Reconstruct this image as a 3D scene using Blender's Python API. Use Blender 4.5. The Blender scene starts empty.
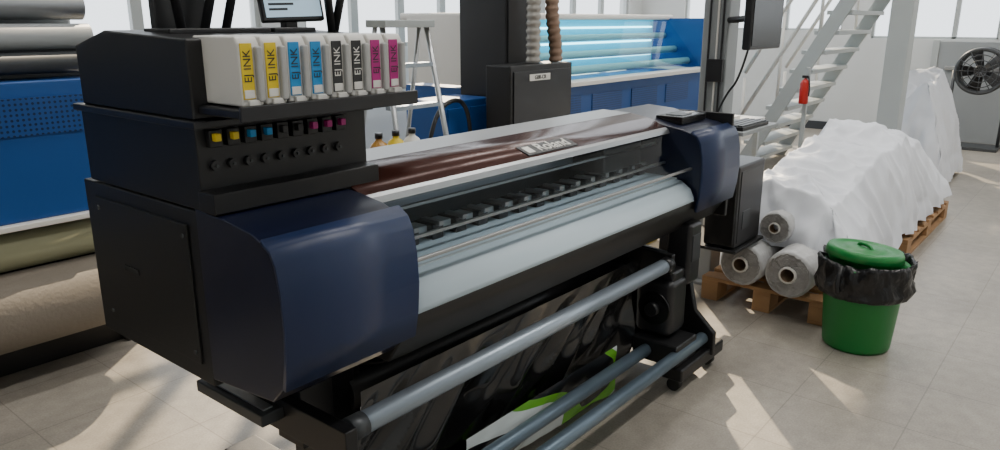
import bpy,bmesh,math,random
from mathutils import Vector,Matrix,noise
random.seed(4)
D=bpy.data;S=bpy.context.scene
# ---------------- materials
def mat(name,col,rough=.5,metal=0,var=.06,nscale=30,bump=0,bscale=200,emit=None,es=0,coat=0):
    m=D.materials.new(name);m.use_nodes=True;nt=m.node_tree;b=nt.nodes['Principled BSDF']
    b.inputs['Roughness'].default_value=rough;b.inputs['Metallic'].default_value=metal
    tc=nt.nodes.new('ShaderNodeTexCoord');nz=nt.nodes.new('ShaderNodeTexNoise');nz.inputs['Scale'].default_value=nscale/10
    nz.inputs['Detail'].default_value=4
    nt.links.new(tc.outputs['Object'],nz.inputs['Vector'])
    mx=nt.nodes.new('ShaderNodeMix');mx.data_type='RGBA'
    mx.inputs[6].default_value=(*[c*(1-var) for c in col],1);mx.inputs[7].default_value=(*[min(1,c*(1+var)) for c in col],1)
    nt.links.new(nz.outputs['Fac'],mx.inputs[0]);nt.links.new(mx.outputs[2],b.inputs['Base Color'])
    if bump:
        n2=nt.nodes.new('ShaderNodeTexNoise');n2.inputs['Scale'].default_value=bscale;nt.links.new(tc.outputs['Object'],n2.inputs['Vector'])
        bp=nt.nodes.new('ShaderNodeBump');bp.inputs['Strength'].default_value=bump;bp.inputs['Distance'].default_value=.01
        nt.links.new(n2.outputs['Fac'],bp.inputs['Height']);nt.links.new(bp.outputs[0],b.inputs['Normal'])
    if emit: b.inputs['Emission Color'].default_value=(*emit,1);b.inputs['Emission Strength'].default_value=es
    if coat: b.inputs['Coat Weight'].default_value=coat
    return m
BLK=mat('black_powder_coat',(.007,.007,.008),.42,bump=.1,bscale=600)
BLK2=mat('black_plastic',(.012,.012,.014),.35)
BLKG=mat('black_gloss',(.008,.008,.009),.25)
NAVY_SHADED=mat('navy_paint_shaded',(.008,.011,.030),.28,bump=.05,bscale=500)  # navy darkened in colour for the cover sides and top that get less light
NAVY_LIT=mat('navy_paint_lit',(.015,.028,.082),.34,bump=.05,bscale=500)  # same navy in a lighter tone, painted as the lit front face
STEEL=mat('brushed_steel',(.42,.43,.44),.35,.9)
LID=mat('lid_grey_metal',(.36,.37,.38),.38,.4)
ALU=mat('anodised_aluminium',(.36,.42,.49),.36,.6)
ALUD=mat('aluminium_bar',(.13,.18,.23),.38,.5)
BROWN=mat('bronze_lid',(.070,.024,.018),.22,.2)
WHITE=mat('white_plastic',(.74,.72,.68),.4)
WALL=mat('white_wall_paint',(.62,.64,.64),.7)
GREYP=mat('grey_paint',(.30,.32,.33),.5)
LGREY=mat('light_grey_metal',(.42,.45,.45),.45)
COLM=mat('column_grey',(.28,.30,.31),.5)
DGREY=mat('dark_grey_metal',(.06,.065,.07),.4,.4)
INN=mat('interior_grey',(.08,.10,.11),.4)
PLAT=mat('platen_grey',(.42,.47,.49),.35)
BLUE=mat('blue_paint',(.008,.07,.27),.4)
MEDIA=mat('white_print_media',(.62,.74,.82),.45)
TARP=mat('white_tarp',(.76,.78,.84),.5,bump=.35,bscale=9)
WOOD=mat('pallet_wood',(.36,.20,.09),.7,var=.3,nscale=60)
CARD=mat('cardboard_core',(.24,.16,.10),.8)
ROLLW=mat('roll_wrap',(.50,.50,.50),.35,var=.3,nscale=90,bump=.5,bscale=30)
ROLLD=mat('roll_winding',(.32,.31,.30),.45,var=.45,nscale=160,bump=.6,bscale=60)
VINYL=mat('black_vinyl',(.014,.014,.015),.24,bump=.25,bscale=6,coat=.6)
BAG=mat('black_bin_bag',(.008,.008,.009),.28,bump=.8,bscale=30)
GREEN=mat('green_plastic',(.006,.20,.036),.4)
BEIGE=mat('beige_felt_roll',(.17,.145,.115),.75,bump=.2,bscale=60)
OLIVE=mat('olive_felt',(.26,.26,.16),.75)
YEL=mat('yellow_plastic',(.75,.55,.01),.45);CYA=mat('cyan_label',(.01,.26,.60),.45);MAG=mat('magenta_label',(.45,.01,.20),.45);BLL=mat('black_label',(.02,.02,.022),.4)
RED=mat('red_paint',(.5,.015,.008),.35);DUCT=mat('duct_foil',(.36,.34,.31),.4,.4);DUCTB=mat('duct_brown',(.26,.17,.12),.5,.2)
RUB=mat('rubber',(.015,.015,.015),.7)
SCREEN=mat('screen_lit',(.2,.3,.4),.2,emit=(.5,.68,.8),es=.7)
TUBE=mat('tube_lamp',(1,1,1),.4,emit=(.55,.92,1),es=6)
CEILM=mat('ceiling_paint',(.6,.6,.6),.8)
def glassmat(name,tint,fac,rough=.02):
    m=D.materials.new(name);m.use_nodes=True;nt=m.node_tree;nt.nodes.clear()
    o=nt.nodes.new('ShaderNodeOutputMaterial');t=nt.nodes.new('ShaderNodeBsdfTransparent');t.inputs[0].default_value=(*tint,1)
    g=nt.nodes.new('ShaderNodeBsdfGlossy');g.inputs['Roughness'].default_value=rough
    lw=nt.nodes.new('ShaderNodeLayerWeight');lw.inputs[0].default_value=fac
    mx=nt.nodes.new('ShaderNodeMixShader');nt.links.new(lw.outputs['Fresnel'],mx.inputs[0])
    nt.links.new(t.outputs[0],mx.inputs[1]);nt.links.new(g.outputs[0],mx.inputs[2]);nt.links.new(mx.outputs[0],o.inputs[0]);return m
GLASS=glassmat('smoked_acrylic',(.82,.87,.9),.25)
CGLASS=glassmat('cyan_acrylic',(.55,.92,1),.2)
def perf(name,col,dark,scale):
    m=mat(name,col,.4);nt=m.node_tree;b=nt.nodes['Principled BSDF']
    tc=nt.nodes.new('ShaderNodeTexCoord');sp=nt.nodes.new('ShaderNodeSeparateXYZ');nt.links.new(tc.outputs['Object'],sp.inputs[0])
    def fr(sock):
        a=nt.nodes.new('ShaderNodeMath');a.operation='MULTIPLY';a.inputs[1].default_value=scale;nt.links.new(sock,a.inputs[0])
        c=nt.nodes.new('ShaderNodeMath');c.operation='FRACT';nt.links.new(a.outputs[0],c.inputs[0])
        d=nt.nodes.new('ShaderNodeMath');d.operation='SUBTRACT';d.inputs[1].default_value=.5;nt.links.new(c.outputs[0],d.inputs[0])
        e=nt.nodes.new('ShaderNodeMath');e.operation='POWER';e.inputs[1].default_value=2;nt.links.new(d.outputs[0],e.inputs[0]);return e.outputs[0]
    s=nt.nodes.new('ShaderNodeMath');s.operation='ADD';nt.links.new(fr(sp.outputs[0]),s.inputs[0]);nt.links.new(fr(sp.outputs[2]),s.inputs[1])
    l=nt.nodes.new('ShaderNodeMath');l.operation='LESS_THAN';l.inputs[1].default_value=.07;nt.links.new(s.outputs[0],l.inputs[0])
    mx=nt.nodes.new('ShaderNodeMix');mx.data_type='RGBA';mx.inputs[6].default_value=(*col,1);mx.inputs[7].default_value=(*dark,1)
    nt.links.new(l.outputs[0],mx.inputs[0]);nt.links.new(mx.outputs[2],b.inputs['Base Color']);return m
PERF=perf('perforated_blue',(.008,.06,.23),(.002,.015,.06),45)
def floormat():
    m=D.materials.new('vinyl_tile_floor');m.use_nodes=True;nt=m.node_tree;b=nt.nodes['Principled BSDF']
    tc=nt.nodes.new('ShaderNodeTexCoord');br=nt.nodes.new('ShaderNodeTexBrick')
    br.offset=0;br.inputs['Scale'].default_value=1;br.inputs['Brick Width'].default_value=.45;br.inputs['Row Height'].default_value=.45
    br.inputs['Mortar Size'].default_value=.003;br.inputs['Mortar Smooth'].default_value=.3
    br.inputs['Color1'].default_value=(.355,.320,.270,1);br.inputs['Color2'].default_value=(.335,.300,.255,1);br.inputs['Mortar'].default_value=(.245,.22,.185,1)
    nt.links.new(tc.outputs['Object'],br.inputs['Vector'])
    cur=br.outputs['Color']
    for sc,lo,hi,det in ((1.2,.78,1.12,8),(14,.86,1.08,6),(120,.85,1.1,2)):
        nz=nt.nodes.new('ShaderNodeTexNoise');nz.inputs['Scale'].default_value=sc;nz.inputs['Detail'].default_value=det;nt.links.new(tc.outputs['Object'],nz.inputs['Vector'])
        mp=nt.nodes.new('ShaderNodeMapRange');mp.inputs[1].default_value=.3;mp.inputs[2].default_value=.7;mp.inputs[3].default_value=lo;mp.inputs[4].default_value=hi;nt.links.new(nz.outputs['Fac'],mp.inputs[0])
        mx=nt.nodes.new('ShaderNodeVectorMath');mx.operation='SCALE';nt.links.new(cur,mx.inputs[0]);nt.links.new(mp.outputs[0],mx.inputs['Scale']);cur=mx.outputs[0]
    nt.links.new(cur,b.inputs['Base Color']);b.inputs['Roughness'].default_value=.38
    return m
FLOOR=floormat()
# ---------------- helpers
def link(ob,par=None):
    S.collection.objects.link(ob)
    if par: ob.parent=par
    return ob
def grp(name,loc=(0,0,0)):
    e=D.objects.new(name,None);e.empty_display_size=.1;link(e);return e
def mesh(name,vs,fs,m,par=None,smooth=False,mods=None):
    me=D.meshes.new(name);me.from_pydata([tuple(v) for v in vs],[],fs);me.update()
    bm=bmesh.new();bm.from_mesh(me);bmesh.ops.recalc_face_normals(bm,faces=bm.faces);bm.to_mesh(me);bm.free()
    if smooth:
        for p in me.polygons:p.use_smooth=True
    me.materials.append(m);return link(D.objects.new(name,me),par)
def bev(ob,w,seg=3):
    if w>0:
        b=ob.modifiers.new('b','BEVEL');b.width=w;b.segments=seg;b.limit_method='ANGLE';b.angle_limit=math.radians(40)
        for p in ob.data.polygons:p.use_smooth=True
        w=ob.modifiers.new('w','WEIGHTED_NORMAL');w.keep_sharp=False
    return ob
def box(name,a,b,m,par=None,bv=.004,M=None):
    x0,y0,z0=a;x1,y1,z1=b
    vs=[Vector(v) for v in [(x0,y0,z0),(x1,y0,z0),(x1,y1,z0),(x0,y1,z0),(x0,y0,z1),(x1,y0,z1),(x1,y1,z1),(x0,y1,z1)]]
    if M: vs=[M@v for v in vs]
    return bev(mesh(name,vs,[(0,3,2,1),(4,5,6,7),(0,1,5,4),(1,2,6,5),(2,3,7,6),(3,0,4,7)],m,par),bv)
def cyl(name,p,q,r,m,par=None,n=28,r2=None,caps=True,bv=0):
    p=Vector(p);q=Vector(q);d=(q-p).normalized();u=d.orthogonal().normalized();v=d.cross(u);r2=r if r2 is None else r2
    vs=[];fs=[]
    for c,rr in((p,r),(q,r2)):
        for i in range(n):
            a=2*math.pi*i/n;vs.append(c+u*rr*math.cos(a)+v*rr*math.sin(a))
    for i in range(n):fs.append((i,(i+1)%n,n+(i+1)%n,n+i))
    if caps: fs+= [tuple(range(n))[::-1],tuple(range(n,2*n))]
    ob=mesh(name,vs,fs,m,par)
    for pl in ob.data.polygons: pl.use_smooth=len(pl.vertices)==4
    if bv: bev(ob,bv)
    return ob
def prism(name,prof,x0,x1,m,par=None,bv=.006,smooth=False):
    n=len(prof);vs=[(x0,y,z) for y,z in prof]+[(x1,y,z) for y,z in prof]
    fs=[(i,(i+1)%n,n+(i+1)%n,n+i) for i in range(n)]+[tuple(range(n))[::-1],tuple(range(n,2*n))]
    return bev(mesh(name,vs,fs,m,par),bv)
def strip(name,prof,x0,x1,m,par=None,th=.006,nx=1,smooth=False):
    n=len(prof);vs=[];fs=[]
    for k in range(nx+1):
        x=x0+(x1-x0)*k/nx
        vs+=[(x,y,z) for y,z in prof]
    for k in range(nx):
        for i in range(n-1):fs.append((k*n+i,k*n+i+1,(k+1)*n+i+1,(k+1)*n+i))
    ob=mesh(name,vs,fs,m,par,smooth)
    if th: s=ob.modifiers.new('s','SOLIDIFY');s.thickness=th;s.offset=0
    return ob
def lathe(name,prof,c,m,par=None,n=48,jit=0,sd=0):
    vs=[];fs=[];k=len(prof)
    for i in range(n):
        a=2*math.pi*i/n
        for j,(r,z) in enumerate(prof):
            dr=0;dz=0
            if jit:
                w=jit*noise.noise(Vector((math.cos(a)*4+sd,math.sin(a)*4,z*14)))+jit*.6*noise.noise(Vector((math.cos(a)*11,math.sin(a)*11+sd,z*25)))
                dr=w;dz=w*.6
            vs.append((c[0]+(r+dr)*math.cos(a),c[1]+(r+dr)*math.sin(a),c[2]+z+dz))
    for i in range(n):
        for j in range(k-1):
            fs.append((i*k+j,((i+1)%n)*k+j,((i+1)%n)*k+j+1,i*k+j+1))
    return mesh(name,vs,fs,m,par,True)
def tube(name,pts,r,m,par=None,cyc=False):
    cu=D.curves.new(name,'CURVE');cu.dimensions='3D';cu.bevel_depth=r;cu.bevel_resolution=4
    sp=cu.splines.new('NURBS' if len(pts)>2 else 'POLY');sp.points.add(len(pts)-1)
    for i,p in enumerate(pts):sp.points[i].co=(*p,1)
    if len(pts)>2: sp.use_endpoint_u=not cyc;sp.order_u=3
    sp.use_cyclic_u=cyc
    cu.materials.append(m);return link(D.objects.new(name,cu),par)
def text(name,s,size,loc,rot,m,par=None,ex=.001,al='CENTER',off=0):
    cu=D.curves.new(name,'FONT');cu.body=s;cu.size=size;cu.extrude=ex;cu.offset=off;cu.align_x=al;cu.align_y='CENTER';cu.materials.append(m)
    ob=D.objects.new(name,cu);ob.location=loc;ob.rotation_euler=rot;return link(ob,par)
R90=math.pi/2
# ---------------- room
X0,X1,Y0,Y1,H=-4,11.9,-4.5,6.6,7.2
box('floor',(X0-.2,Y0-.2,-.1),(X1+.2,Y1+.2,0),FLOOR,bv=0)
box('ceiling',(X0-.2,Y0-.2,H),(X1+.2,Y1+.2,H+.1),CEILM,bv=0)
box('wall_left',(X0-.2,Y0-.2,0),(X0,Y1+.2,H),WALL,bv=0)
box('wall_front',(X0,Y0-.2,0),(X1,Y0,H),WALL,bv=0)
def wall_open(name,axis,pos,th,a0,a1,wins,m):
    g=grp(name);cur=a0;k=0
    def bx(n,a,b,z0,z1):
        if b-a<1e-4 or z1-z0<1e-4:return
        if axis=='X': box(n,(pos,a,z0),(pos+th,b,z1),m,g,bv=0)
        else: box(n,(a,pos,z0),(b,pos+th,z1),m,g,bv=0)
    for (a,b,z0,z1) in wins:
        bx(f'pier_{k}',cur,a,0,H);bx(f'sill_{k}',a,b,0,z0);bx(f'head_{k}',a,b,z1,H);cur=b;k+=1
    bx('pier_end',cur,a1,0,H)
    return g
rw=[(-3.6,-1.2,1.45,4.2),(-.6,1.0,2.3,4.2),(1.35,2.9,1.35,4.2),(3.3,5.8,1.45,4.2)]
wall_open('wall_right','X',X1,.2,Y0,Y1,rw,WALL)
bw=[(2.0,4.4,1.25,4.9),(4.9,7.7,1.3,4.9),(8.3,11.5,1.3,5.6)]
wall_open('wall_back','Y',Y1,.2,X0,X1,bw,WALL)
wi=1
for (a,b,z0,z1) in rw:
    g=grp(f'window_{wi}');wi+=1
    n=3
    for i in range(n+1):
        y=a+(b-a)*i/n;box(f'mullion_{i}',(X1+.04,y-.03,z0),(X1+.1,y+.03,z1),LGREY,g)
    z=z0;i=0
    while z<=z1: box(f'rail_{i}',(X1+.04,a,z-.03),(X1+.1,b,z+.03),LGREY,g);z+=1.0;i+=1
for (a,b,z0,z1) in bw:
    g=grp(f'window_{wi}');wi+=1
    for i in range(5):
        x=a+(b-a)*i/4;box(f'mullion_{i}',(x-.05,Y1+.04,z0),(x+.05,Y1+.1,z1),LGREY,g)
    for i in range(5):
        z=z0+(z1-z0)*i/4;box(f'rail_{i}',(a,Y1+.04,z-.05),(b,Y1+.1,z+.05),LGREY,g)
box('baseboard_right',(X1-.02,Y0,0),(X1,Y1,.12),DGREY,bv=0)
box('baseboard_back',(X0,Y1-.02,0),(X1,Y1,.12),DGREY,bv=0)
# ---------------- PRINTER
P=grp('large_format_printer')
xl,xr,xc=.88,3.36,1.275
front=[(1.345,.80),(1.335,.87),(1.33,.95),(1.335,1.03),(1.348,1.09),(1.375,1.125),(1.43,1.145),(1.52,1.158)]
prism('left_end_cover',[(1.66,.72),(1.40,.745)]+front+[(1.66,1.168)],xl,xc-.005,NAVY_SHADED,P,bv=.004)
fas=[(1.341,.795),(1.327,.87),(1.321,.95),(1.326,1.03),(1.338,1.09),(1.353,1.118),(1.385,1.138)]
strip('left_cover_fascia',fas,xl-.006,xc+.004,NAVY_LIT,P,th=.012,smooth=True)
prism('right_end_cover',[(1.66,.80),(1.345,.80)]+front[1:]+[(1.66,1.19),(1.80,1.20),(1.80,.80)],2.985,xr,NAVY_SHADED,P,bv=.004)
strip('right_cover_fascia',fas,2.975,xr+.006,NAVY_LIT,P,th=.012,smooth=True)
box('right_display_panel',(3.06,1.47,1.155),(3.30,1.60,1.188),BLKG,P)
box('display_screen',(3.10,1.49,1.186),(3.20,1.57,1.191),DGREY,P,bv=.001)
for k in range(4): box(f'panel_button_{k}',(3.22+.018*k,1.52,1.187),(3.232+.018*k,1.535,1.191),WHITE,P,bv=.001)
box('left_side_housing',(xl,1.655,.70),(1.40,2.27,1.16),BLK,P)
box('side_access_panel',(xl-.006,1.70,.75),(xl,2.2,1.12),BLK,P,bv=.002)
box('side_slot',(xl-.009,1.98,.93),(xl-.004,2.06,.945),RUB,P,bv=0)
for i,(y,z) in enumerate([(1.72,.78),(1.72,1.09),(2.18,.78),(2.18,1.09)]):
    cyl(f'screw_{i}',(xl-.010,y,z),(xl,y,z),.006,DGREY,P,12)
box('right_side_panel',(xr-.01,1.36,.70),(xr+.012,1.83,1.185),BLK,P)
prism('front_beam',[(1.352,.80),(1.352,.845),(1.40,.845),(1.80,.90),(1.80,.70),(1.42,.70)],xc-.02,xr,BLK,P)
prism('rear_body',[(1.70,.70),(1.70,.93),(1.785,.93),(1.785,1.185),(1.83,1.185),(1.83,.70)],xc-.02,xr,BLK,P)
strip('lid_rear_steel',[(1.835,1.185),(1.83,1.20),(1.690,1.194)],xc,2.99,LID,P,th=.008)
strip('lid_bronze_panel',[(1.692,1.194),(1.60,1.180),(1.512,1.146)],xc,2.99,BROWN,P,th=.008,smooth=True)
strip('lid_front_steel',[(1.512,1.146),(1.499,1.140),(1.492,1.124)],xc,2.99,STEEL,P,th=.008)
strip('lid_window',[(1.490,1.118),(1.38,.985)],xc+.005,2.985,GLASS,P,th=0)
box('lid_window_rim',(xc,1.372,.977),(2.985,1.384,.987),STEEL,P,bv=.002)
tx,ty,tz=2.16,1.548,1.163
MB=Matrix.Translation((tx,ty,tz))@Matrix.Rotation(math.radians(20),4,'X')
box('badge_plate',(-.15,-.032,0),(.15,.032,.005),BLK,P,bv=.002,M=MB)
text('badge_text','Roland',.068,(tx+.025,ty-.001,tz+.006),(math.radians(20),0,0),WHITE,P,ex=.001,off=.0008)
box('badge_mark',(-.135,-.02,.004),(-.098,.02,.007),WHITE,P,bv=.001,M=MB)
# interior
box('inner_back',(xc,1.775,.93),(2.985,1.784,1.18),INN,P,bv=0)
box('platen',(xc,1.44,.90),(2.985,1.775,.935),PLAT,P,bv=.002)
strip('print_media',[(1.66,.939),(1.60,.939),(1.47,.938),(1.41,.925),(1.368,.895),(1.352,.86),(1.348,.845)],xc+.02,2.97,MEDIA,P,th=.002,nx=2,smooth=True)
box('carriage_rail',(xc,1.70,1.03),(2.985,1.76,1.08),ALU,P)
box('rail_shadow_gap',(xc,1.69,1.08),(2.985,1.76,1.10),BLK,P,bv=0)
box('carriage_belt',(xc,1.69,1.12),(2.985,1.695,1.13),RUB,P,bv=0)
box('scraper_bar',(xc,1.60,.955),(2.985,1.66,.985),PLAT,P)
for i in range(15):
    x=1.38+i*.108
    box(f'pinch_roller_{i}',(x,1.575,.94),(x+.05,1.66,.99),BLK2,P)
    box(f'pinch_tab_{i}',(x+.015,1.56,.985),(x+.035,1.64,1.0),STEEL,P,bv=.001)
box('reflection_bar_low',(xc,1.50,.99),(2.985,1.512,1.0),STEEL,P,bv=.001)  # thin steel bar shaped to stand in for a reflected light line
box('reflection_bar_high',(xc,1.55,1.07),(2.985,1.56,1.08),STEEL,P,bv=.001)  # second bar imitating a bright line reflected in the lid window
box('print_carriage',(2.55,1.55,1.0),(2.85,1.72,1.15),BLK2,P,bv=.01)
strip('media_apron',[(1.36,.80),(1.40,.74),(1.47,.68),(1.58,.64),(1.72,.63)],xc,3.05,BLK,P,th=.008,smooth=True)
cyl('rear_media_roll',(1.30,1.70,.50),(2.95,1.70,.50),.07,BLK2,P)
box('stand_beam',(1.1,1.78,.60),(3.3,1.84,.70),BLK,P)
for s,x in (('left',1.18),('right',2.96)):
    box(f'{s}_leg_post',(x,1.66,.10),(x+.17,1.78,.71),BLK,P,bv=.008)
    box(f'{s}_leg_face',(x+.03,1.652,.14),(x+.14,1.662,.66),BLK2,P)
    box(f'{s}_foot_beam',(x+.02,1.30,.075),(x+.15,2.25,.135),BLK,P,bv=.008)
    for j,y in enumerate((1.35,2.2)):
        cyl(f'{s}_castor_wheel_{j}',(x+.065,y,.033),(x+.105,y,.033),.033,RUB,P)
        cyl(f'{s}_castor_stem_{j}',(x+.085,y,.03),(x+.085,y,.08),.012,STEEL,P,12)
box('left_bracket_arm',(1.05,1.36,.50),(1.09,1.75,.60),BLK,P)
box('left_bracket_plate',(1.09,1.60,.44),(1.2,1.72,.62),BLK,P)
box('left_lower_rail',(.98,1.62,.55),(1.05,1.95,.585),DGREY,P)
box('left_lower_rail_slot',(1.0,1.64,.585),(1.03,1.93,.59),STEEL,P,bv=.001)
cyl('guide_roller',(1.13,1.40,.575),(2.83,1.40,.575),.031,ALU,P,32)
cyl('roller_cap_left',(1.09,1.40,.575),(1.14,1.40,.575),.034,DGREY,P,32)
cyl('roller_cap_right',(2.82,1.40,.575),(2.87,1.40,.575),.034,BLK2,P,32)
box('roller_bracket_right',(2.86,1.38,.53),(2.89,1.68,.62),BLK,P)
cyl('takeup_bar_rear',(.8,1.45,.18),(2.86,1.45,.18),.028,ALUD,P,28)
cyl('takeup_bar_front',(.8,1.31,.18),(3.08,1.31,.18),.028,ALUD,P,28)
box('control_pod',(2.98,1.355,.45),(3.10,1.47,.735),BLK2,P,bv=.02)
box('pod_label',(3.0,1.351,.56),(3.08,1.356,.68),DGREY,P,bv=.002)
box('pod_hanger',(3.02,1.40,.73),(3.08,1.44,.81),BLK,P)
tube('pod_cable',[(3.1,1.45,.48),(3.2,1.42,.3),(3.15,1.4,.2),(3.0,1.45,.3)],.006,RUB,P)
box('motor_housing',(2.84,1.36,.24),(3.0,1.54,.50),BLK2,P,bv=.03)
cyl('motor_disc',(2.83,1.44,.37),(2.845,1.44,.37),.075,BLKG,P,32)
cyl('motor_hub',(2.80,1.44,.37),(2.84,1.44,.37),.03,BLK2,P,24)
box('motor_top_cap',(2.87,1.37,.49),(2.98,1.50,.54),BLK2,P,bv=.015)
box('motor_flange',(2.80,1.30,.13),(3.0,1.52,.23),BLK,P,bv=.01)
prism('support_plate',[(1.26,.10),(1.26,.21),(1.36,.30),(1.42,.54),(1.66,.56),(1.66,.10)],3.09,3.12,BLK,P)
box('front_outrigger',(2.80,1.27,.07),(3.24,1.37,.13),BLK,P,bv=.01)
for j,x in enumerate((2.86,3.2)):
    cyl(f'outrigger_castor_{j}',(x-.018,1.33,.03),(x+.018,1.33,.03),.03,RUB,P)
    cyl(f'outrigger_stem_{j}',(x,1.33,.03),(x,1.33,.09),.01,STEEL,P,12)
# ---- ink system
box('ink_lower_module',(xl,1.62,1.165),(1.385,2.22,1.37),BLK,P)
box('ink_module_lip',(xl-.004,1.56,1.165),(1.375,1.63,1.215),BLK,P)
box('ink_shelf_edge',(xl-.012,1.60,1.36),(1.40,2.24,1.378),BLK2,P,bv=.003)
prism('ink_upper_box',[(1.62,1.378),(1.62,1.560),(2.02,1.575),(2.20,1.535),(2.20,1.378)],xl,1.46,BLK,P)
box('ink_tray',(.895,1.455,1.392),(1.425,1.64,1.412),BLK2,P,bv=.004)
box('ink_tray_lip',(.895,1.448,1.385),(1.425,1.458,1.42),BLK2,P,bv=.003)
cols=[YEL,YEL,CYA,CYA,BLL,BLL,MAG,MAG];pit=.0612
GREYC=mat('cartridge_grey',(.40,.40,.39),.4)
for i in range(8):
    x=.918+i*pit
    prism(f'cartridge_body_{i}',[(1.66,1.416),(1.475,1.416),(1.475,1.545),(1.488,1.566),(1.66,1.566)],x,x+.054,WHITE,P,bv=.005)
    box(f'cartridge_handle_{i}',(x+.036,1.462,1.425),(x+.052,1.478,1.545),GREYC,P,bv=.005)
    box(f'cartridge_label_{i}',(x+.003,1.472,1.432),(x+.032,1.4755,1.552),cols[i],P,bv=.001)
    box(f'cartridge_label_foot_{i}',(x+.005,1.4705,1.434),(x+.030,1.4745,1.452),WHITE,P,bv=.001)
    text(f'cartridge_text_{i}','EJ INK',.026,(x+.0175,1.4712,1.503),(R90,-R90,0),BLL if i not in(4,5) else WHITE,P,ex=.0003)
    box(f'cartridge_latch_{i}',(x+.012,1.466,1.417),(x+.04,1.48,1.43),WHITE,P,bv=.002)
cc=[YEL,YEL,CYA,CYA,BLL,BLL,MAG,MAG,MAG]
for i in range(9):
    x=.915+i*.0455
    box(f'chip_holder_{i}',(x-.012,1.60,1.315),(x+.02,1.622,1.355),BLK,P,bv=.002)
    box(f'chip_tab_{i}',(x-.006,1.585,1.33),(x+.010,1.602,1.348),cc[i],P,bv=.002)
    cyl(f'valve_socket_{i}',(x+.004,1.608,1.27),(x+.004,1.622,1.27),.012,BLK2,P,20)
    cyl(f'valve_core_{i}',(x+.004,1.604,1.27),(x+.004,1.609,1.27),.004,DGREY,P,16)
L=grp('tilted_monitor')
M=Matrix.Translation((1.33,1.84,1.595))@Matrix.Rotation(math.radians(-12),4,'X')@Matrix.Rotation(math.radians(-8),4,'Z')
box('bezel',(-.095,-.01,0),(.095,.012,.20),BLK2,L,bv=.006,M=M)
box('screen',(-.085,-.013,.012),(.085,-.009,.19),SCREEN,L,bv=.001,M=M)
for k in range(4): box(f'screen_text_line_{k}',(-.075,-.015,.03+.014*k),(-.02+.02*(k%3),-.0132,.036+.014*k),BLL,L,bv=0,M=M)
box('foot',(1.25,1.82,1.565),(1.39,1.96,1.58),BLK2,L)
box('neck',(1.31,1.85,1.575),(1.35,1.88,1.68),BLK2,L)
L=grp('ink_bracket_frame')
for i,(a,b) in enumerate([((1.0,1.85,1.57),(.96,1.85,1.9)),((1.06,1.85,1.57),(1.16,1.85,1.9)),((1.12,1.85,1.57),(1.22,1.85,1.9)),((1.43,1.8,1.56),(1.40,1.8,1.9)),((1.44,1.8,1.57),(1.54,1.8,1.9))]):
    cyl(f'strut_{i}',a,b,.012,BLK2,L,12)
box('gusset',(.96,1.9,1.575),(1.10,1.93,1.9),BLK2,L)
box('base_plate',(.95,1.82,1.565),(1.24,1.95,1.58),BLK2,L)
# ---------------- black vinyl
def sheet(name,x0,x1,prof,m,amp,fx,seed,par=None,nx=150,nt=60,lim=9):
    vs=[];fs=[]
    import bisect
    L=[0]
    for a,b in zip(prof,prof[1:]):L.append(L[-1]+math.dist(a,b))
    for i in range(nx+1):
        u=i/nx
        for j in range(nt+1):
            t=j/nt*L[-1];k=min(len(prof)-2,max(0,bisect.bisect_right(L,t)-1));w=(t-L[k])/(L[k+1]-L[k])
            y=prof[k][0]*(1-w)+prof[k+1][0]*w;z=prof[k][1]*(1-w)+prof[k+1][1]*w
            f=j/nt
            n=noise.noise(Vector((u*fx+f*2.6,f*.9,seed)))+.35*noise.noise(Vector((u*fx*2.3+f*3,f*1.6,seed+5)))
            r=abs(noise.noise(Vector((u*fx*1.2+f*3.4,f*.8,seed+8))))
            vs.append((x0+(x1-x0)*u+amp*.4*n*f,max(1.485 if z>.08 else 1.40,y+amp*(n+1.0*r)*min(1,f*3)),max(.008,z+amp*.4*n*f)))
    for i in range(nx):
        for j in range(nt):
            a=i*(nt+1)+j;fs.append((a,a+1,a+nt+2,a+nt+1))
    return mesh(name,vs,fs,m,par,True)
V=grp('hanging_vinyl_sheet')
sheet('black_film',1.22,2.82,[(1.50,.60),(1.51,.45),(1.54,.28),(1.60,.12),(1.70,.03),(1.86,.015)],VINYL,.085,8,1.3,V)
def printmat():
    m=mat('printed_banner',(.7,.72,.7),.25);nt=m.node_tree;b=nt.nodes['Principled BSDF']
    tc=nt.nodes.new('ShaderNodeTexCoord');mp=nt.nodes.new('ShaderNodeMapping');mp.inputs['Rotation'].default_value=(0,.5,0);mp.inputs['Scale'].default_value=(.8,.8,2.2)
    n=nt.nodes.new('ShaderNodeTexNoise');n.inputs['Scale'].default_value=1.8;n.inputs['Detail'].default_value=0;nt.links.new(tc.outputs['Object'],mp.inputs[0]);nt.links.new(mp.outputs[0],n.inputs['Vector'])
    r=nt.nodes.new('ShaderNodeValToRGB');r.color_ramp.interpolation='CONSTANT'
    e=r.color_ramp.elements;e[0].color=(.006,.006,.007,1);e[1].position=.47;e[1].color=(.62,.67,.67,1)
    q=e.new(.59);q.color=(.12,.36,.02,1);q=e.new(.65);q.color=(.006,.006,.007,1)
    nt.links.new(n.outputs['Fac'],r.inputs[0]);nt.links.new(r.outputs[0],b.inputs['Base Color']);return m
sheet('printed_banner_film',1.65,2.62,[(1.495,.25),(1.495,.12),(1.51,.03),(1.62,.015),(1.72,.01)],printmat(),.03,4,7.7,V)
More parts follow.
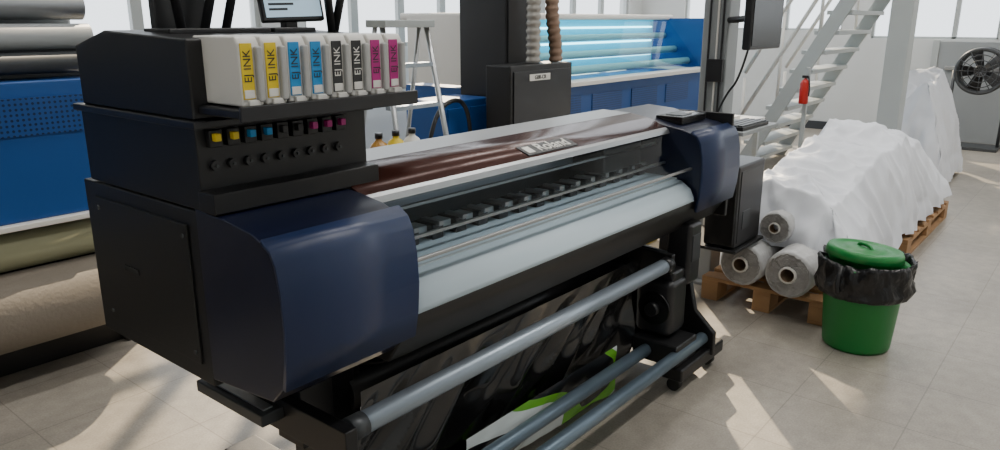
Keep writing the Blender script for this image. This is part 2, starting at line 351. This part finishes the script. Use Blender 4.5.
# ---------------- column, PC
C=grp('steel_column')
box('shaft',(4.27,1.80,0),(4.42,1.96,H),COLM,C,bv=.01)
box('base',(4.22,1.77,0),(4.48,2.0,.02),COLM,C)
for k,(dx,c_) in enumerate([(.03,BLK2),(.06,WHITE),(.11,BLK2)]):
    tube(f'conduit_{k}',[(4.262,1.80+dx,.3),(4.262,1.80+dx,1.5),(4.262,1.81+dx,2.5),(4.262,1.80+dx,5)],.006,c_,C)
box('junction_box',(4.24,1.81,1.25),(4.27,1.91,1.38),BLK2,C)
C=grp('computer_tower')
box('case',(3.72,1.45,.425),(4.08,1.62,.87),BLK2,C,bv=.012)
box('front_bezel',(3.71,1.455,.44),(3.722,1.615,.86),BLKG,C)
box('drive_bay',(3.705,1.47,.77),(3.713,1.60,.81),DGREY,C,bv=.002)
box('power_button',(3.704,1.53,.70),(3.711,1.545,.715),WHITE,C,bv=.002)
box('side_panel',(3.75,1.446,.45),(4.05,1.452,.84),BLK2,C,bv=.003)
box('side_vent',(3.80,1.443,.52),(3.90,1.448,.62),DGREY,C,bv=.002)
box('support_shelf',(3.70,1.43,.405),(4.10,1.85,.423),BLK,C)
box('shelf_strut',(3.38,1.66,.405),(3.72,1.72,.423),BLK,C)
box('shelf_hanger',(3.40,1.66,.405),(3.46,1.72,.80),BLK,C)
C=grp('keyboard_shelf')
box('shelf',(3.70,1.44,1.03),(4.20,1.80,1.05),GREYP,C)
box('keyboard',(3.74,1.46,1.05),(4.10,1.60,1.07),BLK2,C)
for r_ in range(4):
    box(f'key_row_{r_}',(3.75,1.468+r_*.032,1.07),(4.09,1.492+r_*.032,1.077),DGREY,C,bv=.002)
box('shelf_bracket',(4.1,1.75,.9),(4.27,1.85,1.05),BLK,C)
C=grp('desktop_monitor')
box('panel',(3.84,1.50,1.45),(4.28,1.545,1.80),BLK2,C,bv=.01)
box('screen_face',(3.855,1.496,1.47),(4.265,1.501,1.785),BLKG,C,bv=.001)
box('rear_boss',(4.0,1.54,1.55),(4.2,1.59,1.72),BLK2,C,bv=.01)
tube('arm',[(4.1,1.58,1.62),(4.16,1.68,1.60),(4.30,1.82,1.60)],.018,BLK2,C)
tube('cable',[(4.0,1.56,1.5),(3.95,1.58,1.3),(4.0,1.68,1.2),(4.05,1.75,1.06)],.006,RUB,C)
# ---------------- work table behind
g=grp('work_table')
box('top',(5.2,2.35,.76),(6.5,2.95,.79),WHITE,g)
for i,(x,y) in enumerate([(5.23,2.38),(6.44,2.38),(5.23,2.89),(6.44,2.89)]): box(f'leg_{i}',(x,y,0),(x+.04,y+.04,.76),LGREY,g)
box('lower_brace',(5.25,2.88,.2),(6.45,2.91,.26),LGREY,g)
g=grp('paper_stack')
for k in range(3): box(f'sheets_{k}',(5.9-.01*k,2.45,.79+.012*k),(6.2,2.68+.01*k,.80+.012*k),WHITE,g,bv=.001)
# ---------------- pallets & wrapped rolls
def pallet(x0,x1,y0,y1):
    g=grp('wooden_pallet')
    for i in range(3):
        y=y0+(y1-y0-.1)*i/2
        box(f'skid_{i}',(x0,y,.0),(x1,y+.1,.02),WOOD,g,bv=.002)
        for j in range(3):
            x=x0+(x1-x0-.14)*j/2;box(f'block_{i}_{j}',(x,y,.02),(x+.14,y+.1,.1),WOOD,g,bv=.002)
    n=9
    for i in range(n):
        x=x0+(x1-x0-.1)*i/(n-1);box(f'deck_{i}',(x,y0,.12),(x+.1,y1,.14),WOOD,g,bv=.002)
    for i in range(3):
        y=y0+(y1-y0-.1)*i/2;box(f'stringer_{i}',(x0,y,.1),(x1,y+.1,.12),WOOD,g,bv=.002)
pallet(4.02,5.5,1.02,1.74);pallet(5.6,7.1,.96,1.74)
def roll(x0,x1,y,z,r):
    g=grp('media_roll')
    lathe('wrap',[(r*.3,0),(r*.93,0),(r,.012),(r,x1-x0-.012),(r*.93,x1-x0),(r*.3,x1-x0)],(0,0,0),ROLLW,g,n=60,jit=.004)
    lathe('winding',[(r*.38,-.003),(r*.44,-.012),(r*.5,-.003),(r*.57,-.012),(r*.64,-.002),(r*.72,-.012),(r*.8,-.001),(r*.88,-.008)],(0,0,0),ROLLD,g,n=60,jit=.008,sd=y*9)
    lathe('core',[(r*.28,-.014),(r*.36,-.014),(r*.36,.05)],(0,0,0),WHITE,g,n=32)
    lathe('core_inside',[(r*.28,-.014),(r*.28,.3),(0.001,.3)],(0,0,0),CARD,g,n=32)
    g.location=(x0,y,z);g.rotation_euler=(0,R90,0)
roll(3.98,5.6,1.50,.268,.125);roll(3.95,5.6,1.225,.272,.130)
roll(4.13,5.6,1.38,.470,.090);roll(4.18,5.6,1.60,.485,.095)
roll(5.62,7.0,1.2,.29,.14);roll(5.62,7.0,1.5,.29,.14)
def fbm(x,y,s=0):
    v=Vector((x,y,s));return noise.noise(v)+.5*noise.noise(v*2.1)+.25*noise.noise(v*4.3)
def ridge(x,y,s):
    return 1-2.4*abs(noise.noise(Vector((x,y,s))))
def tarp(name,x0,x1,y0,y1,hf,hem,nx=240,ny=140,seed=0,drop=.11,m=TARP,cr=1):
    vs=[];fs=[]
    for i in range(nx+1):
        for j in range(ny+1):
            u=i/nx;w=j/ny
            uu=u*.6+.4*(.5-.5*math.cos(math.pi*u));ww=.5-.5*math.cos(math.pi*w)
            x=x0+(x1-x0)*uu;y=y0+(y1-y0)*ww
            d=min(x-x0,x1-x,y-y0,y1-y)
            e=min(1,d/drop);e=e**.55 if e>0 else 0
            top=hf(x,y)+cr*(.02*fbm(x*1.8,y*2,seed)+.065*(ridge(x*1.3+y*1.7,y*.7-x*.5,seed+2)-.5)+.045*(ridge(x*2.9-y*2.0,y*1.4+x*.8,seed+6)-.5)+.022*ridge(x*8+y*3,y*6-x*2,seed+4))
            hz=hem(x,y)+.05*fbm(x*3,y*3,seed+9)
            z=hz+(top-hz)*e
            q=(x+y)*9 if (min(x-x0,x1-x)>min(y-y0,y1-y)) else (y*11)
            fold=.06*(1-e*.75)*(1-2.4*abs(noise.noise(Vector((q*.55,z*1.5,seed))))) +.02*noise.noise(Vector((x*12,y*12,z*8)))*(1-e*.6)
            sx=fold if min(x-x0,x1-x)<min(y-y0,y1-y)+.06 else 0
            sy=-fold*.8 if min(y-y0,y1-y)<min(x-x0,x1-x)+.06 else 0
            vs.append((x+sx,y+sy,max(.01,z)))
    for i in range(nx):
        for j in range(ny):
            a=i*(ny+1)+j;fs.append((a,a+1,a+ny+2,a+ny+1))
    return mesh(name,vs,fs,m,None,True)
def hf(x,y):
    b=.64+.20*max(0,1-abs(x-5.8)/1.4)
    b-=.16*max(0,(1.35-y)/.4)
    b-=.12*max(0,x-6.4)
    return b
def hem(x,y):
    if x<4.6 and y>1.15: return .37
    if y<1.2: return .30-.13*min(1,max(0,(x-4.1)/.9))
    return .2
tarp('white_tarp_cover',4.13,7.15,1.0,1.76,hf,hem,seed=3,drop=.15)
tarp('wrapped_textile_stack',7.95,9.3,1.22,1.95,lambda x,y:.98+.12*math.sin(x*3)-.3*max(0,x-8.6),lambda x,y:.05,nx=90,ny=70,seed=11,drop=.2,cr=1.5)
# ---------------- bin
bx_,by_=3.90,.84
g=grp('trash_bin')
k_=.94
def sc(p): return [(a*k_,b) for a,b in p]
lathe('bucket',sc([(0.001,0.004),(.163,.004),(.170,.02),(.200,.40),(.215,.41),(.215,.44),(.205,.44),(.195,.40),(.16,.03)]),(bx_,by_,0),GREEN,g)
lathe('bin_bag',sc([(.195,.30),(.212,.43),(.215,.462),(.225,.468),(.230,.45),(.232,.41),(.226,.36),(.232,.32),(.226,.29),(.215,.285)]),(bx_,by_,0),BAG,g,n=130,jit=.028,sd=3)
tube('bag_knot',[(bx_-.18,by_+.06,.44),(bx_-.235,by_+.07,.40),(bx_-.225,by_+.06,.33)],.014,BAG,g)
lid=lathe('lid',sc([(.001,.035),(.10,.035),(.105,.028),(.155,.028),(.162,.034),(.180,.034),(.188,.02),(.195,-.012),(.188,-.012),(.18,.01),(.001,.01)]),(0,0,0),GREEN,g,n=64)
lid.location=(bx_-.005,by_+.01,.480);lid.rotation_euler=(math.radians(3),math.radians(4),0)
hd=tube('lid_handle',[(-.05,0,.03),(-.045,0,.045),(0,0,.05),(.045,0,.045),(.05,0,.03)],.009,GREEN,g);hd.location=lid.location;hd.rotation_euler=(0,0,.9)
# ---------------- left blue machine
g=grp('rotary_heat_press')
xe=1.55
box('blue_front_panel',(-2,3.6,.75),(xe,4.4,1.35),BLUE,g,bv=.01)
box('perforated_vent',(.9,3.592,1.12),(1.5,3.602,1.28),PERF,g,bv=0)
box('white_ledge',(-2,3.56,.725),(xe,3.62,.75),WHITE,g)
cyl('upper_felt_roll',(-2,3.68,.62),(xe,3.68,.62),.09,OLIVE,g,40)
cyl('lower_fabric_roll',(-2,3.62,.36),(xe,3.62,.36),.17,BEIGE,g,48)
cyl('lower_roll_shaft',(-2.1,3.62,.36),(xe+.1,3.62,.36),.03,STEEL,g)
box('dark_base',(-2,3.8,0),(xe,4.4,.75),BLK,g)
box('end_frame',(xe,3.75,0),(xe+.1,4.4,1.4),BLK2,g)
box('upper_hood',(-2,3.75,1.35),(xe,4.4,1.50),DGREY,g)
for i,(z,r) in enumerate([(1.42,.045),(1.53,.055),(1.66,.06),(1.80,.06)]):
    cyl(f'hood_tube_{i}',(-2,3.66+i*.05,z),(xe,3.66+i*.05,z),r,(DGREY,GREYP,STEEL,GREYP)[i],g)
box('hood_top',(-2,3.9,1.5),(xe,4.4,1.95),GREYP,g)
# ---------------- back blue machine
g=grp('textile_calender')
box('blue_base',(4.95,3.9,0),(8.6,5.2,1.02),BLUE,g,bv=.01)
for i in range(4):
    x=5.4+i*.75;box(f'vent_{i}',(x,3.892,.72),(x+.55,3.902,.92),PERF,g,bv=0)
box('white_ledge',(4.95,3.8,1.02),(8.6,4.0,1.06),WHITE,g)
box('inner_back_panel',(5.0,4.60,1.06),(8.6,4.65,1.62),mat('cyan_glow_backing',(.04,.45,.60),.4,emit=(.05,.6,.8),es=.45),g,bv=0)  # panel given its own cyan glow to imitate a lit interior
mesh('sloped_screen',[(5.0,3.95,1.07),(8.6,3.95,1.07),(8.6,4.40,1.60),(5.0,4.40,1.60)],[(0,1,2,3)],CGLASS,g)
for i,(y,z,r) in enumerate([(4.12,1.13,.04),(4.30,1.26,.04),(4.45,1.42,.035)]):
    cyl(f'white_roller_{i}',(5.0,y,z),(8.6,y,z),r,WHITE,g)
for i,z in enumerate((1.2,1.36,1.52)):
    cyl(f'tube_lamp_{i}',(5.1,4.57,z),(8.5,4.57,z),.010,TUBE,g)
box('canopy',(4.9,4.38,1.60),(8.7,5.2,1.66),WHITE,g,bv=.02)
box('end_cheek_left',(4.9,3.9,1.05),(5.0,5.1,1.62),WHITE,g)
box('end_cheek_right',(8.6,3.9,1.05),(8.7,5.1,1.62),BLUE,g)
g=grp('black_cabinet')
box('body',(4.02,3.2,.0),(4.76,3.42,1.30),BLK,g,bv=.01)
box('door',(4.05,3.19,.1),(4.73,3.202,1.26),BLK2,g)
box('label_plate',(4.22,3.184,1.19),(4.46,3.191,1.235),WHITE,g,bv=.001)
text('label_text','GBR-CR',.038,(4.34,3.182,1.212),(R90,0,0),BLK2,g)
g=grp('tall_control_cabinet')
box('body',(4.34,3.5,.0),(4.76,3.95,2.1),BLK2,g,bv=.01)
box('door',(4.36,3.49,.1),(4.74,3.50,2.05),BLK,g)
box('door_handle',(4.70,3.475,1.5),(4.72,3.49,1.6),STEEL,g)
def hose(name,pts,r,m,par):
    vs=[];fs=[];n=20;P_=[Vector(p) for p in pts];seg=[]
    for a,b in zip(P_,P_[1:]):
        k=max(2,int((b-a).length/.012))
        for i in range(k):seg.append(a.lerp(b,i/k))
    seg.append(P_[-1])
    for i,c in enumerate(seg):
        d=(seg[min(i+1,len(seg)-1)]-seg[max(i-1,0)]).normalized();u=d.cross(Vector((0,1,0)));u=u.normalized() if u.length>.1 else Vector((1,0,0));v=d.cross(u)
        rr=r*(1+.10*math.sin(i*1.5))
        for k in range(n):
            a=2*math.pi*k/n;vs.append(c+u*rr*math.cos(a)+v*rr*math.sin(a))
    for i in range(len(seg)-1):
        for k in range(n):fs.append((i*n+k,i*n+(k+1)%n,(i+1)*n+(k+1)%n,(i+1)*n+k))
    return mesh(name,vs,fs,m,par,True)
g=grp('ventilation_duct');hose('flexible_hose',[(4.42,3.31,1.306),(4.42,3.31,1.6),(4.44,3.31,2.6),(4.4,3.31,H)],.05,DUCT,g)
g=grp('ventilation_duct');hose('flexible_hose',[(4.69,3.30,1.306),(4.68,3.30,1.42),(4.63,3.30,1.65),(4.62,3.30,2.8),(4.6,3.30,H)],.048,DUCTB,g)
g=grp('coiled_air_hose');tube('loop',[(3.55,3.5,.85),(3.6,3.5,1.0),(3.75,3.5,1.08),(3.88,3.5,1.06),(3.95,3.5,.9),(3.95,3.5,.7)],.015,BLK2,g)
tube('drop',[(3.55,3.5,.85),(3.53,3.5,.4),(3.55,3.5,.02)],.015,BLK2,g)
g=grp('blue_storage_cabinet')
box('body',(3.80,3.6,0),(4.30,3.95,1.05),BLUE,g,bv=.01);box('door_left',(3.82,3.59,.08),(4.045,3.602,1.0),BLUE,g,bv=.003);box('door_right',(4.055,3.59,.08),(4.28,3.602,1.0),BLUE,g,bv=.003);box('handle',(4.03,3.575,.6),(4.045,3.59,.75),STEEL,g,bv=.002)
# stepladder
g=grp('step_ladder')
lx=2.80
for s in (0,.42):
    cyl(f'front_rail_{s}',(lx+s-.02*(1 if s==0 else -1),2.85,0),(lx+.04+s*.8,3.15,1.58),.016,STEEL,g,12)
    cyl(f'rear_rail_{s}',(lx+s,3.55,0),(lx+.04+s*.8,3.20,1.58),.013,STEEL,g,12)
for i in range(6):
    t=(i+1)/7;y=2.85+.30*t;z=1.58*t
    box(f'tread_{i}',(lx+.04*t,y-.01,z-.012),(lx+.42-.05*t,y+.07,z+.012),ALU,g,bv=.002)
box('top_cap',(lx+.02,3.10,1.56),(lx+.40,3.26,1.60),LGREY,g)
# trolley + bottles
g=grp('supply_trolley')
box('top',(2.20,2.45,.88),(2.62,2.72,.90),LGREY,g)
for i,(x,y) in enumerate([(2.23,2.48),(2.59,2.48),(2.23,2.69),(2.59,2.69)]): cyl(f'leg_{i}',(x,y,0),(x,y,.88),.012,STEEL,g,10)
box('lower_shelf',(2.20,2.45,.3),(2.62,2.72,.32),LGREY,g)
AMB=mat('amber_fluid',(.40,.20,.03),.25)
g=grp('solvent_bottles')
for i,(x,m_) in enumerate([(2.28,AMB),(2.385,YEL),(2.49,WHITE)]):
    lathe(f'bottle_{i}',[(0.001,0),(.042,0),(.045,.01),(.045,.13),(.035,.155),(.015,.17),(.015,.18)],(x,2.58,.90),m_,g,n=24)
    cyl(f'cap_{i}',(x,2.58,1.08),(x,2.58,1.105),.018,BLK2,g,16)
g=grp('jerry_can')
box('can',(4.75,2.5,0),(4.97,2.64,.30),YEL,g,bv=.03);cyl('spout',(4.80,2.57,.29),(4.80,2.57,.34),.025,BLK2,g,16)
tube('handle',[(4.84,2.57,.29),(4.85,2.57,.34),(4.93,2.57,.34),(4.94,2.57,.29)],.01,YEL,g)
# ---------------- stairs
g=grp('steel_staircase')
n=14
yA,yB=3.16,1.70
for side,x in (('near',8.0),('far',9.25)):
    vs=[(x,yA+.07,0),(x,yA-.09,0),(x,yB-.09,2.72),(x,yB+.07,2.72)]
    vs2=[(a+.03,b,c) for a,b,c in vs]
    bev(mesh(f'stringer_{side}',vs+vs2,[(0,1,2,3),(7,6,5,4),(0,4,5,1),(1,5,6,2),(2,6,7,3),(3,7,4,0)],LGREY,g),.004)
    for k in (.5,.95):
        cyl(f'rail_{side}_{k}',(x+.02,yA,.1+k),(x+.02,yB,2.72+k),.02,WHITE,g,12)
    for k in range(5):
        t=k/4;y=yA+(yB-yA)*t;z=2.72*t;cyl(f'baluster_{side}_{k}',(x+.02,y,z),(x+.02,y,z+1.0),.016,WHITE,g,10)
for i in range(n):
    t=(i+.6)/n;y=yA+(yB-yA)*t;z=2.72*t
    box(f'tread_{i}',(8.02,y-.12,z-.02),(9.25,y+.12,z+.02),LGREY,g,bv=.004)
box('landing',(8.0,.2,2.72),(9.3,1.63,2.80),LGREY,g)
g=grp('mezzanine_post');box('shaft',(7.45,1.50,0),(7.65,1.68,H),LGREY,g,bv=.01);box('foot',(7.4,1.46,0),(7.7,1.72,.02),LGREY,g)
g=grp('fire_extinguisher')
ex,ey=7.7,2.42;k_=.6
lathe('cylinder',[(a*k_,b*k_) for a,b in [(0.001,0),(.07,0),(.075,.02),(.075,.33),(.05,.38),(.02,.40),(.02,.43)]],(ex,ey,.80),RED,g,n=28)
box('valve',(ex-.02,ey-.03,1.05),(ex+.02,ey+.03,1.075),BLK2,g);tube('nozzle_hose',[(ex,ey-.03,1.06),(ex-.03,ey-.06,.98),(ex-.03,ey-.055,.88)],.007,RUB,g)
box('mount_post',(ex+.046,ey-.02,0),(ex+.08,ey+.02,1.15),LGREY,g);box('post_foot',(ex-.08,ey-.12,0),(ex+.2,ey+.12,.02),LGREY,g)
# ---------------- fan
g=grp('drum_fan')
fx,fy,fz,fr=11.2,1.40,.98,.27
ring=[(fx,fy+fr*math.cos(a*math.pi/12),fz+fr*math.sin(a*math.pi/12)) for a in range(24)]
tube('drum_ring',ring,.025,DGREY,g,True);tube('drum_ring_rear',[(x+.2,y,z) for x,y,z in ring],.025,DGREY,g,True)
for k in (.25,.5,.75):
    tube(f'guard_{k}',[(fx-.03,fy+fr*k*math.cos(a*math.pi/12),fz+fr*k*math.sin(a*math.pi/12)) for a in range(24)],.006,DGREY,g,True)
for k in range(12):
    a=k*math.pi/6;cyl(f'spoke_{k}',(fx-.03,fy,fz),(fx-.02,fy+fr*math.cos(a),fz+fr*math.sin(a)),.005,DGREY,g,8)
for k in range(5):
    a=k*2*math.pi/5;c,s=.86*math.cos(a),.86*math.sin(a)
    mesh(f'blade_{k}',[(fx+.04,fy+.05*c-.05*s,fz+.05*s+.05*c),(fx+.12,fy+.05*c+.05*s,fz+.05*s-.05*c),(fx+.13,fy+.28*c+.10*s,fz+.28*s-.10*c),(fx+.03,fy+.28*c-.08*s,fz+.28*s+.08*c)],[(0,1,2,3)],BLK2,g)
cyl('hub',(fx-.03,fy,fz),(fx+.15,fy,fz),.06,BLK2,g)
for k,s in enumerate((-1,1)): cyl(f'stand_{k}',(fx+.1,fy+s*.30,fz),(fx+.1,fy+s*.30,.02),.02,DGREY,g,12)
box('stand_base',(fx-.12,fy-.32,.0),(fx+.32,fy+.32,.04),DGREY,g)
g=grp('door_1');box('leaf',(X1-.06,1.05,0),(X1-.025,2.0,1.32),GREYP,g);box('frame',(X1-.08,2.0,0),(X1-.025,2.08,1.34),LGREY,g);box('push_bar',(X1-.10,1.2,.95),(X1-.06,1.9,1.0),STEEL,g)
# ---------------- lights
def area(name,loc,sx,sy,e,col=(1,1,1)):
    l=D.lights.new(name,'AREA');l.shape='RECTANGLE';l.size=sx;l.size_y=sy;l.energy=e;l.color=col
    o=D.objects.new(name,l);o.location=loc;link(o);return o
for i,(x,y,e) in enumerate([(-1,-1.5,80),(-1,2.5,30),(3.5,-1.5,150),(3.5,2.5,110),(8,-1.5,130),(8,2.5,130),(9.5,4.5,120)]):
    area('ceiling_light_panel',(x,y,H-.1),3.8,.3,e,(1,.97,.92))
su=D.lights.new('sun','SUN');su.energy=9;su.angle=.012;su.color=(1,.82,.58)
so=D.objects.new('sun',su);link(so);dv=Vector((-.70,-.60,-.55));so.rotation_euler=dv.to_track_quat('-Z','Y').to_euler();so.location=(11,5,7)
w=D.worlds.new('world');S.world=w;w.use_nodes=True;b=w.node_tree.nodes['Background'];b.inputs[0].default_value=(.88,.94,1,1);b.inputs[1].default_value=2.7
# ---------------- camera
cd=D.cameras.new('camera');cd.lens=27;cd.sensor_width=36;co=D.objects.new('camera',cd);link(co)
co.location=(0,0,1.6);co.rotation_euler=(math.radians(90-15.29),0,math.radians(39.3-90));S.camera=co
